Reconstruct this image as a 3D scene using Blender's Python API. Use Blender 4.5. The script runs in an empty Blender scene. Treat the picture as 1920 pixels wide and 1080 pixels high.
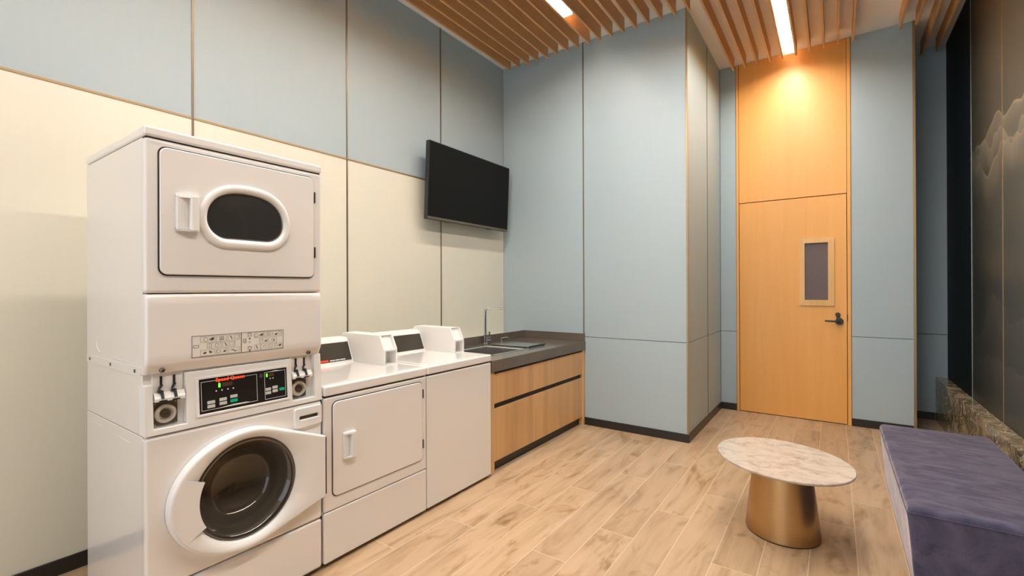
import bpy, bmesh, math, random
from mathutils import Matrix, Vector
import numpy as np
random.seed(7)
S = bpy.context.scene
COL = S.collection
PI = math.pi

# ------------------------------------------------------------------ camera
CF, CYAW, CPITCH, CROLL, CX, CH = 866.9949, 0.6085, 0.0014, -0.0037, 3.2734, 1.46
Fv = Vector((-math.sin(CYAW) * math.cos(CPITCH), math.cos(CYAW) * math.cos(CPITCH), math.sin(CPITCH)))
Rv = Vector((math.cos(CYAW), math.sin(CYAW), 0))
Uv = Rv.cross(Fv)
R2 = Rv * math.cos(CROLL) + Uv * math.sin(CROLL)
U2 = -Rv * math.sin(CROLL) + Uv * math.cos(CROLL)
cam_d = bpy.data.cameras.new('camera'); cam = bpy.data.objects.new('camera', cam_d); COL.objects.link(cam)
cam_d.sensor_fit = 'HORIZONTAL'; cam_d.sensor_width = 36.0; cam_d.lens = CF / 1920 * 36.0
cam_d.clip_start = 0.02; cam_d.clip_end = 100
M = Matrix((R2, U2, -Fv)).transposed().to_4x4(); M.translation = Vector((CX, 0, CH))
cam.matrix_world = M
S.camera = cam

# ------------------------------------------------------------------ world, view
W = bpy.data.worlds.new('world'); S.world = W; W.use_nodes = True
W.node_tree.nodes['Background'].inputs['Color'].default_value = (0.88, 0.93, 1.0, 1)
W.node_tree.nodes['Background'].inputs['Strength'].default_value = 1.0
S.view_settings.view_transform = 'Standard'; S.view_settings.look = 'None'
S.view_settings.gamma = 1.0; S.view_settings.use_curve_mapping = False
S.view_settings.exposure = 1.23
LAMP_COL = (1.0, 0.98, 0.92)
LAMP_STRENGTH = 34.0
try:
    S.cycles.max_bounces = 10; S.cycles.diffuse_bounces = 6; S.cycles.glossy_bounces = 5
    S.cycles.transmission_bounces = 8; S.cycles.sample_clamp_indirect = 6.0
except Exception:
    pass

# ------------------------------------------------------------------ materials
MATS = {}
def nn(nt, t, **kw):
    n = nt.nodes.new(t)
    for k, v in kw.items(): setattr(n, k, v)
    return n
def setv(n, **kw):
    for k, v in kw.items():
        n.inputs[k.replace('_', ' ')].default_value = v
def base(name, col, rough=0.5, metal=0.0, **kw):
    m = bpy.data.materials.new(name); m.use_nodes = True
    b = m.node_tree.nodes['Principled BSDF']
    b.inputs['Base Color'].default_value = (*col, 1); b.inputs['Roughness'].default_value = rough
    b.inputs['Metallic'].default_value = metal
    for k, v in kw.items():
        b.inputs[k].default_value = v
    MATS[name] = m
    return m, m.node_tree, b
def math_n(nt, op, a, b=None, c=None):
    n = nn(nt, 'ShaderNodeMath', operation=op)
    for i, v in enumerate((a, b, c)):
        if v is None: continue
        if hasattr(v, 'links'): nt.links.new(v, n.inputs[i])
        else: n.inputs[i].default_value = v
    return n.outputs[0]
def noise(nt, vec, scale, detail=3, rough=0.5, dist=0.0):
    n = nn(nt, 'ShaderNodeTexNoise'); nt.links.new(vec, n.inputs['Vector'])
    setv(n, Scale=scale, Detail=detail, Roughness=rough, Distortion=dist)
    return n.outputs['Fac']
def mapping(nt, vec, scale=(1, 1, 1), loc=(0, 0, 0)):
    n = nn(nt, 'ShaderNodeMapping'); nt.links.new(vec, n.inputs['Vector'])
    n.inputs['Scale'].default_value = scale; n.inputs['Location'].default_value = loc
    return n.outputs[0]
def ramp(nt, fac, stops):
    n = nn(nt, 'ShaderNodeValToRGB'); nt.links.new(fac, n.inputs[0])
    e = n.color_ramp.elements
    while len(e) < len(stops): e.new(0.5)
    for i, (p, c) in enumerate(stops):
        e[i].position = p; e[i].color = (*c, 1) if len(c) == 3 else c
    return n.outputs[0]
def mix(nt, fac, a, b, blend='MIX'):
    n = nn(nt, 'ShaderNodeMix', data_type='RGBA', blend_type=blend)
    for i, v in ((0, fac), (6, a), (7, b)):
        if hasattr(v, 'links'): nt.links.new(v, n.inputs[i])
        elif isinstance(v, (int, float)): n.inputs[i].default_value = v
        else: n.inputs[i].default_value = (*v, 1)
    return n.outputs[2]
def objco(nt):
    return nn(nt, 'ShaderNodeTexCoord').outputs['Object']
def bump(nt, b, h, strength=0.3, dist=0.002):
    n = nn(nt, 'ShaderNodeBump'); setv(n, Strength=strength, Distance=dist)
    nt.links.new(h, n.inputs['Height']); nt.links.new(n.outputs[0], b.inputs['Normal'])

def m_panel(name, c1, c2, rough, coat=0.0):
    m, nt, b = base(name, c1, rough)
    co = objco(nt)
    w = noise(nt, mapping(nt, co, (3, 3, 130)), 1.0, 2)
    v = noise(nt, mapping(nt, co, (40, 40, 3)), 1.0, 2)
    big = noise(nt, co, 0.8, 2)
    f = math_n(nt, 'MULTIPLY', math_n(nt, 'ADD', w, v), 0.5)
    f = math_n(nt, 'ADD', math_n(nt, 'MULTIPLY', f, 0.7), math_n(nt, 'MULTIPLY', big, 0.3))
    nt.links.new(ramp(nt, f, [(0.3, c1), (0.7, c2)]), b.inputs['Base Color'])
    bump(nt, b, w, 0.08, 0.001)
    b.inputs['Coat Weight'].default_value = coat; b.inputs['Coat Roughness'].default_value = 0.25
    return m
m_panel('panel_blue', (0.362, 0.452, 0.497), (0.382, 0.472, 0.517), 0.55, 0.1)
m_panel('panel_cream', (0.72, 0.705, 0.60), (0.745, 0.73, 0.625), 0.45, 0.15)
m_panel('panel_sage', (0.40, 0.50, 0.52), (0.43, 0.53, 0.55), 0.5, 0.15)
m_panel('wall_plain', (0.55, 0.55, 0.50), (0.60, 0.60, 0.55), 0.6)
base('ceiling_paint', (0.93, 0.91, 0.87), 0.7)
base('skirting', (0.020, 0.016, 0.014), 0.35)
base('joint', (0.035, 0.03, 0.025), 0.6)
base('brass_trim', (0.38, 0.28, 0.15), 0.42, 0.7)
base('bronze_trim', (0.22, 0.18, 0.13), 0.4, 0.7)
base('steel_strip', (0.55, 0.54, 0.50), 0.3, 0.9)
base('enamel', (0.82, 0.795, 0.77), 0.28, 0.0, **{'Coat Weight': 0.9, 'Coat Roughness': 0.04})
base('white_plastic', (0.80, 0.785, 0.765), 0.4)
base('black_plastic', (0.018, 0.017, 0.016), 0.35)
base('keypad_black', (0.012, 0.010, 0.010), 0.3)
base('print_black', (0.02, 0.018, 0.015), 0.6)
base('print_brown', (0.10, 0.08, 0.06), 0.7)
base('print_white', (0.75, 0.74, 0.72), 0.5)
base('label_face', (0.76, 0.73, 0.67), 0.5)
base('button_grey', (0.55, 0.56, 0.52), 0.45)
base('button_green', (0.0, 0.42, 0.22), 0.4)
base('button_red', (0.75, 0.05, 0.02), 0.4)
base('chrome', (0.75, 0.75, 0.76), 0.08, 1.0)
base('satin', (0.66, 0.62, 0.55), 0.35, 0.4)
base('steel', (0.62, 0.61, 0.59), 0.22, 1.0)
base('dark_steel', (0.17, 0.15, 0.13), 0.35, 1.0)
base('drum_steel', (0.55, 0.50, 0.43), 0.25, 1.0)
base('rubber', (0.02, 0.02, 0.02), 0.5)
base('screen', (0.007, 0.007, 0.006), 0.35, 0.0, **{'Specular IOR Level': 0.12})
base('console_glass', (0.045, 0.036, 0.026), 0.25)
base('door_glass', (0.22, 0.215, 0.21), 0.03, 0.0, **{'Transmission Weight': 0.85, 'IOR': 1.45})
base('washer_glass', (0.30, 0.25, 0.19), 0.02, 0.0, **{'Transmission Weight': 0.8, 'IOR': 1.5})
base('frosted', (0.13, 0.092, 0.092), 0.4, 0.0, **{'Specular IOR Level': 0.4})
m, nt, b = base('lcd_green', (0.02, 0.05, 0.01), 0.4); b.inputs['Emission Color'].default_value = (0.12, 1, 0.02, 1); b.inputs['Emission Strength'].default_value = 1.3
m, nt, b = base('lcd_dim', (0.09, 0.05, 0.03), 0.3)
m, nt, b = base('red_lit', (0.8, 0.06, 0.02), 0.4); b.inputs['Emission Color'].default_value = (1, 0.08, 0.02, 1); b.inputs['Emission Strength'].default_value = 0.35
m, nt, b = base('lamp', (1, 1, 1), 0.5); b.inputs['Emission Color'].default_value = (*LAMP_COL, 1); b.inputs['Emission Strength'].default_value = LAMP_STRENGTH

def m_wood(name, c_dark, c_mid, c_light, axis='Z', rough=0.4, board=0.0, fine=60.0, coat=0.15):
    m, nt, b = base(name, c_mid, rough)
    co = objco(nt)
    sc = {'Z': (1, 1, 0.06), 'Y': (1, 0.05, 1), 'X': (0.05, 1, 1)}[axis]
    cs = mapping(nt, co, sc)
    g = noise(nt, cs, 9.0, 5, 0.6, 0.8)
    fn = noise(nt, cs, fine, 2, 0.5)
    f = math_n(nt, 'ADD', math_n(nt, 'MULTIPLY', g, 0.75), math_n(nt, 'MULTIPLY', fn, 0.25))
    col = ramp(nt, f, [(0.32, c_dark), (0.5, c_mid), (0.68, c_light)])
    if board:
        sx = nn(nt, 'ShaderNodeSeparateXYZ'); nt.links.new(co, sx.inputs[0])
        bi = math_n(nt, 'FLOOR', math_n(nt, 'DIVIDE', math_n(nt, 'ADD', sx.outputs[0], sx.outputs[1]), board))
        wn = nn(nt, 'ShaderNodeTexWhiteNoise', noise_dimensions='1D'); nt.links.new(bi, wn.inputs['W'])
        col = mix(nt, 1.0, col, ramp(nt, wn.outputs[0], [(0, (0.84, 0.82, 0.80)), (1, (1.0, 1.0, 1.0))]), 'MULTIPLY')
    nt.links.new(col, b.inputs['Base Color'])
    b.inputs['Coat Weight'].default_value = coat; b.inputs['Coat Roughness'].default_value = 0.3
    bump(nt, b, fn, 0.05, 0.001)
    return m
m_wood('oak', (0.60, 0.345, 0.145), (0.70, 0.415, 0.18), (0.77, 0.475, 0.22), 'Z', 0.42, 0.085)
m_wood('door_wood', (0.76, 0.365, 0.085), (0.79, 0.385, 0.095), (0.82, 0.41, 0.11), 'Z', 0.42, 0.0, 40)
m_wood('frame_wood', (0.68, 0.39, 0.125), (0.74, 0.44, 0.16), (0.80, 0.50, 0.20), 'Z', 0.42, 0.0, 40)
m_wood('slat_wood', (0.56, 0.30, 0.12), (0.64, 0.36, 0.15), (0.70, 0.41, 0.185), 'Y', 0.5, 0.0, 50, 0.0)

def m_floor():
    m, nt, b = base('floor_tile', (0.6, 0.42, 0.27), 0.36)
    co = objco(nt)
    sx = nn(nt, 'ShaderNodeSeparateXYZ'); nt.links.new(co, sx.inputs[0]); X, Y = sx.outputs[0], sx.outputs[1]
    Wd, L = 0.2125, 1.295
    u = math_n(nt, 'DIVIDE', math_n(nt, 'SUBTRACT', X, 1.0325 - Wd * 30), Wd)
    ci = math_n(nt, 'FLOOR', u); fu = math_n(nt, 'FRACT', u)
    off = math_n(nt, 'MULTIPLY', math_n(nt, 'FRACT', math_n(nt, 'DIVIDE', math_n(nt, 'ADD', ci, 0.5), 3.0)), L)
    v = math_n(nt, 'DIVIDE', math_n(nt, 'SUBTRACT', math_n(nt, 'SUBTRACT', Y, 0.457 - L * 10 - L / 6), off), L)
    ri = math_n(nt, 'FLOOR', v); fv = math_n(nt, 'FRACT', v)
    du = math_n(nt, 'MULTIPLY', math_n(nt, 'MINIMUM', fu, math_n(nt, 'SUBTRACT', 1.0, fu)), Wd)
    dv = math_n(nt, 'MULTIPLY', math_n(nt, 'MINIMUM', fv, math_n(nt, 'SUBTRACT', 1.0, fv)), L)
    d = math_n(nt, 'MINIMUM', du, dv)
    grout = math_n(nt, 'LESS_THAN', d, 0.0022)
    idv = nn(nt, 'ShaderNodeCombineXYZ'); nt.links.new(ci, idv.inputs[0]); nt.links.new(ri, idv.inputs[1])
    wn = nn(nt, 'ShaderNodeTexWhiteNoise', noise_dimensions='3D'); nt.links.new(idv.outputs[0], wn.inputs['Vector'])
    va = nn(nt, 'ShaderNodeVectorMath', operation='MULTIPLY_ADD')
    nt.links.new(wn.outputs['Color'], va.inputs[0]); va.inputs[1].default_value = (37, 53, 19); nt.links.new(co, va.inputs[2])
    cs = mapping(nt, va.outputs[0], (1, 0.16, 1))
    g = noise(nt, cs, 7.0, 4, 0.55, 1.6)
    g2 = noise(nt, mapping(nt, va.outputs[0], (1, 0.06, 1)), 30, 4, 0.6, 0.4)
    kn = noise(nt, mapping(nt, va.outputs[0], (1, 0.35, 1)), 4.2, 3, 0.6, 2.2)
    f = math_n(nt, 'ADD', math_n(nt, 'MULTIPLY', g, 0.7), math_n(nt, 'MULTIPLY', g2, 0.3))
    col = ramp(nt, f, [(0.30, (0.31, 0.20, 0.11)), (0.42, (0.45, 0.31, 0.185)), (0.54, (0.54, 0.385, 0.245)), (0.72, (0.58, 0.415, 0.27))])
    kf = ramp(nt, kn, [(0.56, (1, 1, 1)), (0.66, (0.80, 0.74, 0.66)), (0.74, (0.60, 0.51, 0.42))])
    col = mix(nt, 1.0, col, kf, 'MULTIPLY')
    tint = ramp(nt, wn.outputs['Value'], [(0, (0.85, 0.83, 0.79)), (0.5, (0.95, 0.94, 0.93)), (1, (1.03, 1.02, 1.0))])
    col = mix(nt, 1.0, col, tint, 'MULTIPLY')
    col = mix(nt, grout, col, (0.66, 0.51, 0.36))
    nt.links.new(col, b.inputs['Base Color'])
    h = math_n(nt, 'SUBTRACT', math_n(nt, 'MULTIPLY', g2, 0.15), grout)
    bump(nt, b, h, 0.25, 0.001)
m_floor()

def m_counter():
    m, nt, b = base('quartz', (0.13, 0.10, 0.08), 0.14)
    co = objco(nt)
    s = noise(nt, co, 220, 2); l = noise(nt, co, 3, 3)
    f = math_n(nt, 'ADD', math_n(nt, 'MULTIPLY', s, 0.6), math_n(nt, 'MULTIPLY', l, 0.4))
    nt.links.new(ramp(nt, f, [(0.35, (0.105, 0.085, 0.068)), (0.65, (0.155, 0.125, 0.10))]), b.inputs['Base Color'])
m_counter()
def m_marble_dark():
    m, nt, b = base('brown_marble', (0.1, 0.08, 0.05), 0.12)
    co = objco(nt)
    n1 = noise(nt, mapping(nt, co, (1, 1.0, 1)), 3.6, 6, 0.62, 1.3)
    base_c = ramp(nt, n1, [(0.32, (0.085, 0.062, 0.036)), (0.50, (0.20, 0.15, 0.09)), (0.66, (0.40, 0.31, 0.20))])
    n2 = noise(nt, mapping(nt, co, (1, 1, 1), (3, 1, 7)), 3.2, 5, 0.55, 2.4)
    vein = math_n(nt, 'ABSOLUTE', math_n(nt, 'SUBTRACT', n2, 0.5))
    vf = ramp(nt, vein, [(0.0, (1, 1, 1)), (0.006, (0.65, 0.65, 0.65)), (0.018, (0, 0, 0))])
    nt.links.new(mix(nt, vf, base_c, (0.66, 0.57, 0.42)), b.inputs['Base Color'])
m_marble_dark()
def m_marble_light():
    m, nt, b = base('cream_marble', (0.75, 0.68, 0.6), 0.22)
    co = objco(nt)
    cs = mapping(nt, co, (1, 1.6, 1), (5, 3, 0))
    n1 = noise(nt, cs, 7, 8, 0.65, 1.2)
    n2 = noise(nt, cs, 26, 6, 0.7, 0.8)
    f = math_n(nt, 'ADD', math_n(nt, 'MULTIPLY', n1, 0.6), math_n(nt, 'MULTIPLY', n2, 0.4))
    nt.links.new(ramp(nt, f, [(0.36, (0.36, 0.29, 0.23)), (0.45, (0.53, 0.45, 0.38)), (0.54, (0.60, 0.53, 0.45)), (0.68, (0.66, 0.60, 0.52))]), b.inputs['Base Color'])
m_marble_light()
def m_velvet():
    m, nt, b = base('indigo_velvet', (0.045, 0.042, 0.115), 0.85)
    co = objco(nt)
    big = noise(nt, mapping(nt, co, (1.0, 2.4, 1.0)), 5, 4, 0.6, 1.2)
    sm = noise(nt, co, 260, 2)
    f = math_n(nt, 'ADD', math_n(nt, 'MULTIPLY', big, 0.75), math_n(nt, 'MULTIPLY', sm, 0.25))
    nt.links.new(ramp(nt, f, [(0.38, (0.036, 0.034, 0.078)), (0.62, (0.090, 0.084, 0.142))]), b.inputs['Base Color'])
    b.inputs['Sheen Weight'].default_value = 0.5; b.inputs['Sheen Roughness'].default_value = 0.42
    nt.links.new(ramp(nt, big, [(0.35, (0.52, 0.46, 0.48)), (0.65, (0.85, 0.78, 0.79))]), b.inputs['Sheen Tint'])
    wv = nn(nt, 'ShaderNodeTexWave'); nt.links.new(mapping(nt, co, (1, 1, 1)), wv.inputs['Vector']); setv(wv, Scale=110, Distortion=1.5)
    bump(nt, b, wv.outputs['Fac'], 0.25, 0.001)
m_velvet()
def m_bronze():
    m, nt, b = base('brushed_bronze', (0.50, 0.335, 0.175), 0.30, 1.0)
    co = objco(nt)
    n1 = noise(nt, mapping(nt, co, (1, 1, 90)), 2.0, 2)
    nt.links.new(ramp(nt, n1, [(0.3, (0.50, 0.33, 0.165)), (0.7, (0.52, 0.345, 0.175))]), b.inputs['Base Color'])
    b.inputs['Anisotropic'].default_value = 0.6
m_bronze()
def m_mural():
    # smoky landscape picture behind glass: pale ridge lines on an olive brown ground
    m, nt, b = base('mural_art', (0.1, 0.08, 0.06), 0.30)
    co = objco(nt)
    sx = nn(nt, 'ShaderNodeSeparateXYZ'); nt.links.new(co, sx.inputs[0]); Y, Z = sx.outputs[1], sx.outputs[2]
    n0 = noise(nt, mapping(nt, co, (1, 0.8, 0.8)), 1.6, 4, 0.6, 0.6)
    zz = math_n(nt, 'ADD', math_n(nt, 'DIVIDE', Z, 4.2), math_n(nt, 'MULTIPLY', math_n(nt, 'SUBTRACT', n0, 0.5), 0.16))
    ground = ramp(nt, zz, [(0.10, (0.020, 0.018, 0.014)), (0.34, (0.030, 0.027, 0.020)), (0.395, (0.075, 0.060, 0.038)), (0.43, (0.050, 0.046, 0.034)), (0.56, (0.085, 0.072, 0.050)), (0.80, (0.120, 0.092, 0.060)), (1.0, (0.080, 0.064, 0.042))])
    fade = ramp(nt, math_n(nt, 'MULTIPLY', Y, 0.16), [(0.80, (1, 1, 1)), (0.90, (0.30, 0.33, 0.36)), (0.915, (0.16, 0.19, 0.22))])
    def ridge(zc, amp, sc, seed, width, top):
        h = noise(nt, mapping(nt, co, (0, sc, 0), (0, seed, 0)), 1.0, 2, 0.45)
        hz = math_n(nt, 'ADD', zc, math_n(nt, 'MULTIPLY', math_n(nt, 'SUBTRACT', h, 0.5), amp))
        dd = math_n(nt, 'SUBTRACT', hz, Z)
        return ramp(nt, math_n(nt, 'ADD', math_n(nt, 'DIVIDE', dd, width), 0.0), [(0.0, (0, 0, 0)), (0.03, (top, top, top)), (0.10, (top * .45,) * 3), (1.0, (0, 0, 0))])
    r = ridge(2.72, 0.8, 1.5, 3.3, 0.30, 0.75)
    for a in ((2.58, 0.7, 2.3, 9.1, 0.22, 0.7), (2.50, 1.0, 1.7, 5.7, 0.28, 0.6), (1.25, 1.2, 1.2, 1.7, 0.4, 0.12), (0.9, 0.9, 1.0, 8.7, 0.5, 0.10)):
        r = mix(nt, 1.0, r, ridge(*a), 'SCREEN')
    col = mix(nt, r, ground, (0.42, 0.36, 0.27))
    vl = noise(nt, mapping(nt, co, (1, 150, 0.7)), 1.0, 2)
    col = mix(nt, 1.0, col, ramp(nt, vl, [(0.35, (0.82, 0.82, 0.80)), (0.65, (1.15, 1.15, 1.1))]), 'MULTIPLY')
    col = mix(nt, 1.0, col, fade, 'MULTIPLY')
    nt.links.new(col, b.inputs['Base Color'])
    b.inputs['Specular IOR Level'].default_value = 0.35
m_mural()
base('black_glass', (0.004, 0.007, 0.009), 0.55, 0.0, **{'Specular IOR Level': 0.12})

# ------------------------------------------------------------------ mesh helpers (authored in room coordinates)
class MB:
    def __init__(self):
        self.bm = bmesh.new(); self.slot = 0
    def _mark(self, faces):
        for f in faces: f.material_index = self.slot
    def box(self, x0, x1, y0, y1, z0, z1, bev=0.0, seg=2, mat=None):
        t = bmesh.new()
        bmesh.ops.create_cube(t, size=1)
        for v in t.verts:
            v.co = Vector(((x0 + x1) / 2 + v.co.x * (x1 - x0), (y0 + y1) / 2 + v.co.y * (y1 - y0), (z0 + z1) / 2 + v.co.z * (z1 - z0)))
        if bev > 0:
            bmesh.ops.bevel(t, geom=t.edges[:], offset=bev, segments=seg, profile=0.5, affect='EDGES')
        if mat is not None: t.transform(mat)
        self.add(t); return self
    def add(self, t):
        me = bpy.data.meshes.new('tmp')
        for f in t.faces: f.material_index = self.slot
        t.to_mesh(me); t.free(); self.bm.from_mesh(me); bpy.data.meshes.remove(me)
    def loft(self, loops, close=True, cap0=False, cap1=False):
        vs = [[self.bm.verts.new(p) for p in lp] for lp in loops]
        n = len(loops[0]); fs = []
        for a, b in zip(vs, vs[1:]):
            for i in range(n if close else n - 1):
                j = (i + 1) % n
                fs.append(self.bm.faces.new((a[i], a[j], b[j], b[i])))
        if cap0: fs.append(self.bm.faces.new(vs[0][::-1]))
        if cap1: fs.append(self.bm.faces.new(vs[-1]))
        self._mark(fs); return self
    def lathe(self, center, axis, prof, n=48, sy=1.0, cap0=False, cap1=False, rot=0.0):
        # prof: [(r, h)] h along axis; sy scales the second radial direction
        c = Vector(center); loops = []
        for r, h in prof:
            lp = []
            for i in range(n):
                a = 2 * PI * i / n
                p, q = r * math.cos(a), r * sy * math.sin(a)
                p, q = p * math.cos(rot) - q * math.sin(rot), p * math.sin(rot) + q * math.cos(rot)
                lp.append(c + {'x': Vector((h, p, q)), 'y': Vector((q, h, p)), 'z': Vector((p, q, h))}[axis])
            loops.append(lp)
        return self.loft(loops, True, cap0, cap1)
    def tube(self, pts, r, n=14, caps=True, square=False):
        pts = [Vector(p) for p in pts]; loops = []
        up = None
        for i, p in enumerate(pts):
            d = (pts[min(i + 1, len(pts) - 1)] - pts[max(i - 1, 0)]).normalized()
            if up is None:
                up = Vector((0, 0, 1)) if abs(d.z) < 0.9 else Vector((0, 1, 0))
            a = d.cross(up).normalized(); up = a.cross(d).normalized()
            rr = r[i] if isinstance(r, (list, tuple)) else r
            if square:
                w, h = rr if isinstance(rr, tuple) else (rr, rr)
                lp = [p + a * sx * w + up * sy * h for sx, sy in ((1, 1), (-1, 1), (-1, -1), (1, -1))]
            else:
                lp = [p + (a * math.cos(2 * PI * k / n) + up * math.sin(2 * PI * k / n)) * rr for k in range(n)]
            loops.append(lp)
        return self.loft(loops, True, caps, caps)
    def plate(self, outlines, x0, x1, bev=0.0, fn=None):
        # outlines: list of [(y, z)] loops, holes allowed; spans x0..x1 in depth, front edge at x1
        cu = bpy.data.curves.new('tmp', 'CURVE'); cu.dimensions = '2D'; cu.fill_mode = 'BOTH'
        for o in outlines:
            sp = cu.splines.new('POLY'); sp.points.add(len(o) - 1); sp.use_cyclic_u = True
            for i, (y, z) in enumerate(o): sp.points[i].co = (y, z, 0, 1)
        cu.extrude = max((x1 - x0) / 2 - bev, 1e-5); cu.bevel_depth = bev; cu.bevel_resolution = 2 if bev else 0; cu.offset = -bev
        ob = bpy.data.objects.new('tmp', cu)
        me = ob.to_mesh()
        Mx = Matrix(((0, 0, 1, (x0 + x1) / 2), (1, 0, 0, 0), (0, 1, 0, 0), (0, 0, 0, 1)))
        me.transform(Mx)
        t = bmesh.new(); t.from_mesh(me); ob.to_mesh_clear(); bpy.data.objects.remove(ob); bpy.data.curves.remove(cu)
        bmesh.ops.remove_doubles(t, verts=t.verts[:], dist=1e-5)
        bmesh.ops.recalc_face_normals(t, faces=t.faces[:])
        if fn:
            for v in t.verts: v.co = fn(v.co)
        self.add(t); return self

def finish(mb, name, mats, parent=None, loc=None, angle=32, recalc=True):
    if recalc: bmesh.ops.recalc_face_normals(mb.bm, faces=mb.bm.faces[:])
    me = bpy.data.meshes.new(name)
    base_loc = Vector(parent['_loc']) if parent is not None else Vector(loc or (0, 0, 0))
    mb.bm.transform(Matrix.Translation(-base_loc))
    mb.bm.to_mesh(me); mb.bm.free()
    for mt in (mats if isinstance(mats, (list, tuple)) else [mats]): me.materials.append(MATS[mt])
    for p in me.polygons: p.use_smooth = True
    me.set_sharp_from_angle(angle=math.radians(angle))
    o = bpy.data.objects.new(name, me); COL.objects.link(o)
    wn = o.modifiers.new('normals', 'WEIGHTED_NORMAL'); wn.keep_sharp = True; wn.weight = 90
    if parent is not None:
        o.parent = parent; o['_loc'] = parent['_loc']
    else:
        o.location = base_loc; o['_loc'] = list(base_loc)
    return o
def empty(name, loc):
    o = bpy.data.objects.new(name, None); COL.objects.link(o); o.location = loc; o['_loc'] = list(loc); o.empty_display_size = 0.1
    return o
def tag(o, label, cat, group=None):
    o['label'] = label; o['category'] = cat
    if group: o['group'] = group
    return o
def struct(mb, name, mats, **kw):
    o = finish(mb, name, mats, **kw); o['kind'] = 'structure'; return o
def rrect(y0, y1, z0, z1, r, n=6, rs=None):
    rs = rs or (r, r, r, r)
    pts = []
    for (cy, cz, a0), rr in zip(((y1, z1, 0), (y0, z1, 90), (y0, z0, 180), (y1, z0, 270)), rs):
        sy = 1 if a0 in (0, 270) else -1; sz = 1 if a0 in (0, 90) else -1
        for i in range(n + 1):
            a = math.radians(a0 + 90 * i / n)
            pts.append((cy - sy * rr + rr * math.cos(a), cz - sz * rr + rr * math.sin(a)))
    return pts
def circ(cy, cz, r, n=64, rz=None):
    return [(cy + r * math.cos(2 * PI * i / n), cz + (rz or r) * math.sin(2 * PI * i / n)) for i in range(n)]
def text_obj(txt, size, name, mat, parent, origin, ydir=1, extr=0.0006, width=None, bold=False, slope=None):
    cu = bpy.data.curves.new('tmp', 'FONT'); cu.body = txt; cu.size = size; cu.extrude = extr; cu.align_x = 'LEFT'
    if bold: cu.offset = size * 0.02
    ob = bpy.data.objects.new('tmp', cu); me0 = ob.to_mesh()
    xs = [v.co.x for v in me0.vertices]; k = (width / (max(xs) - min(xs))) if width else 1.0
    t = bmesh.new(); t.from_mesh(me0); ob.to_mesh_clear(); bpy.data.objects.remove(ob); bpy.data.curves.remove(cu)
    for v in t.verts:
        y, z, x = v.co.x * k, v.co.y, v.co.z
        v.co = Vector((origin[0] + x + (slope * z if slope else 0), origin[1] + y, origin[2] + z))
    mb = MB(); mb.add(t)
    return finish(mb, name, mat, parent)

# ------------------------------------------------------------------ room dimensions
YB, YD, YR, YN = 4.524, 6.059, 6.83, -3.0
XP, XW, XR = 2.141, 3.936, 4.300
ZC = 4.11
A1, D1, D2 = 1.064, 2.351, 3.386
ZP, ZS = 2.528, 0.94
SEAM = [-2.13, -1.01, 0.115, 1.227, 2.337, 3.439]

mb = MB(); mb.box(-0.1, XR + 0.1, YN - 0.1, YR + 0.1, -0.1, 0); struct(mb, 'floor', 'floor_tile')
mb = MB(); mb.box(-0.1, XR + 0.1, YN - 0.1, YR + 0.1, ZC, ZC + 0.1); struct(mb, 'ceiling', 'ceiling_paint')

def wall_panels(name, axis, pos, sgn, segs, mats, depth=0.012, gap=0.005, ext=(0.1, 0.1)):
    """panels on a wall plane. axis 'x': plane x=pos, segs (y0,y1,z0,z1,slot)."""
    mb = MB()
    a0 = min(s[0] for s in segs); a1 = max(s[1] for s in segs)
    mb.slot = len(mats) - 1
    a0 -= ext[0]; a1 += ext[1]
    if axis == 'x': mb.box(min(pos - sgn * 0.1, pos - sgn * depth), max(pos - sgn * 0.1, pos - sgn * depth), a0, a1, 0, ZC)
    else: mb.box(a0, a1, min(pos - sgn * 0.1, pos - sgn * depth), max(pos - sgn * 0.1, pos - sgn * depth), 0, ZC)
    for (s0, s1, z0, z1, sl) in segs:
        mb.slot = sl; g = gap / 2
        lo, hi = min(pos, pos - sgn * depth), max(pos, pos - sgn * depth)
        if axis == 'x': mb.box(lo, hi, s0 + g, s1 - g, z0 + g, z1 - g, 0.0015, 1)
        else: mb.box(s0 + g, s1 - g, lo, hi, z0 + g, z1 - g, 0.0015, 1)
    return struct(mb, name, mats)

ys = [YN] + SEAM + [YB + 0.0025]
segs = []
for a, b in zip(ys, ys[1:]):
    segs += [(a, b, 0.0, ZP, 0), (a, b, ZP, ZC, 1)]
wall_panels('wall_left', 'x', 0.0, 1, segs, ['panel_cream', 'panel_blue', 'joint'])
wall_panels('wall_back', 'y', YB, -1, [(-0.0025, A1, 0, ZC, 0), (A1, XP, 0, ZS, 0), (A1, XP, ZS, ZC, 0)], ['panel_blue', 'joint'], ext=(0.1, -0.012))
wall_panels('wall_pillar', 'x', XP, 1, [(YB, 5.355, 0, ZS, 0), (5.355, YD, 0, ZS, 0), (YB, 5.355, ZS, ZC, 0), (5.355, YD, ZS, ZC, 0)], ['panel_sage', 'joint'], ext=(-0.012, 0.1))
wall_panels('wall_door', 'y', YD, -1, [(XP, 2.318, 0, ZS, 0), (XP, 2.318, ZS, ZC, 0)], ['panel_blue', 'joint'], ext=(0.1, 0))
wall_panels('wall_door_right', 'y', YD, -1, [(3.422, XW, 0, ZS, 0), (3.422, XW, ZS, ZC, 0)], ['panel_blue', 'joint'], ext=(0, 0))
mb = MB(); mb.box(XW - 0.02, XW, YD + 0.1, YR, 0, ZC); struct(mb, 'wall_return', 'panel_blue')
wall_panels('wall_recess', 'y', YR, -1, [(XW, XR, 0, ZS, 0), (XW, XR, ZS, ZC, 0)], ['panel_blue', 'joint'])
mb = MB(); mb.box(XR, XR + 0.1, YN, YR, 0, ZC); struct(mb, 'wall_right', 'joint')
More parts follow.
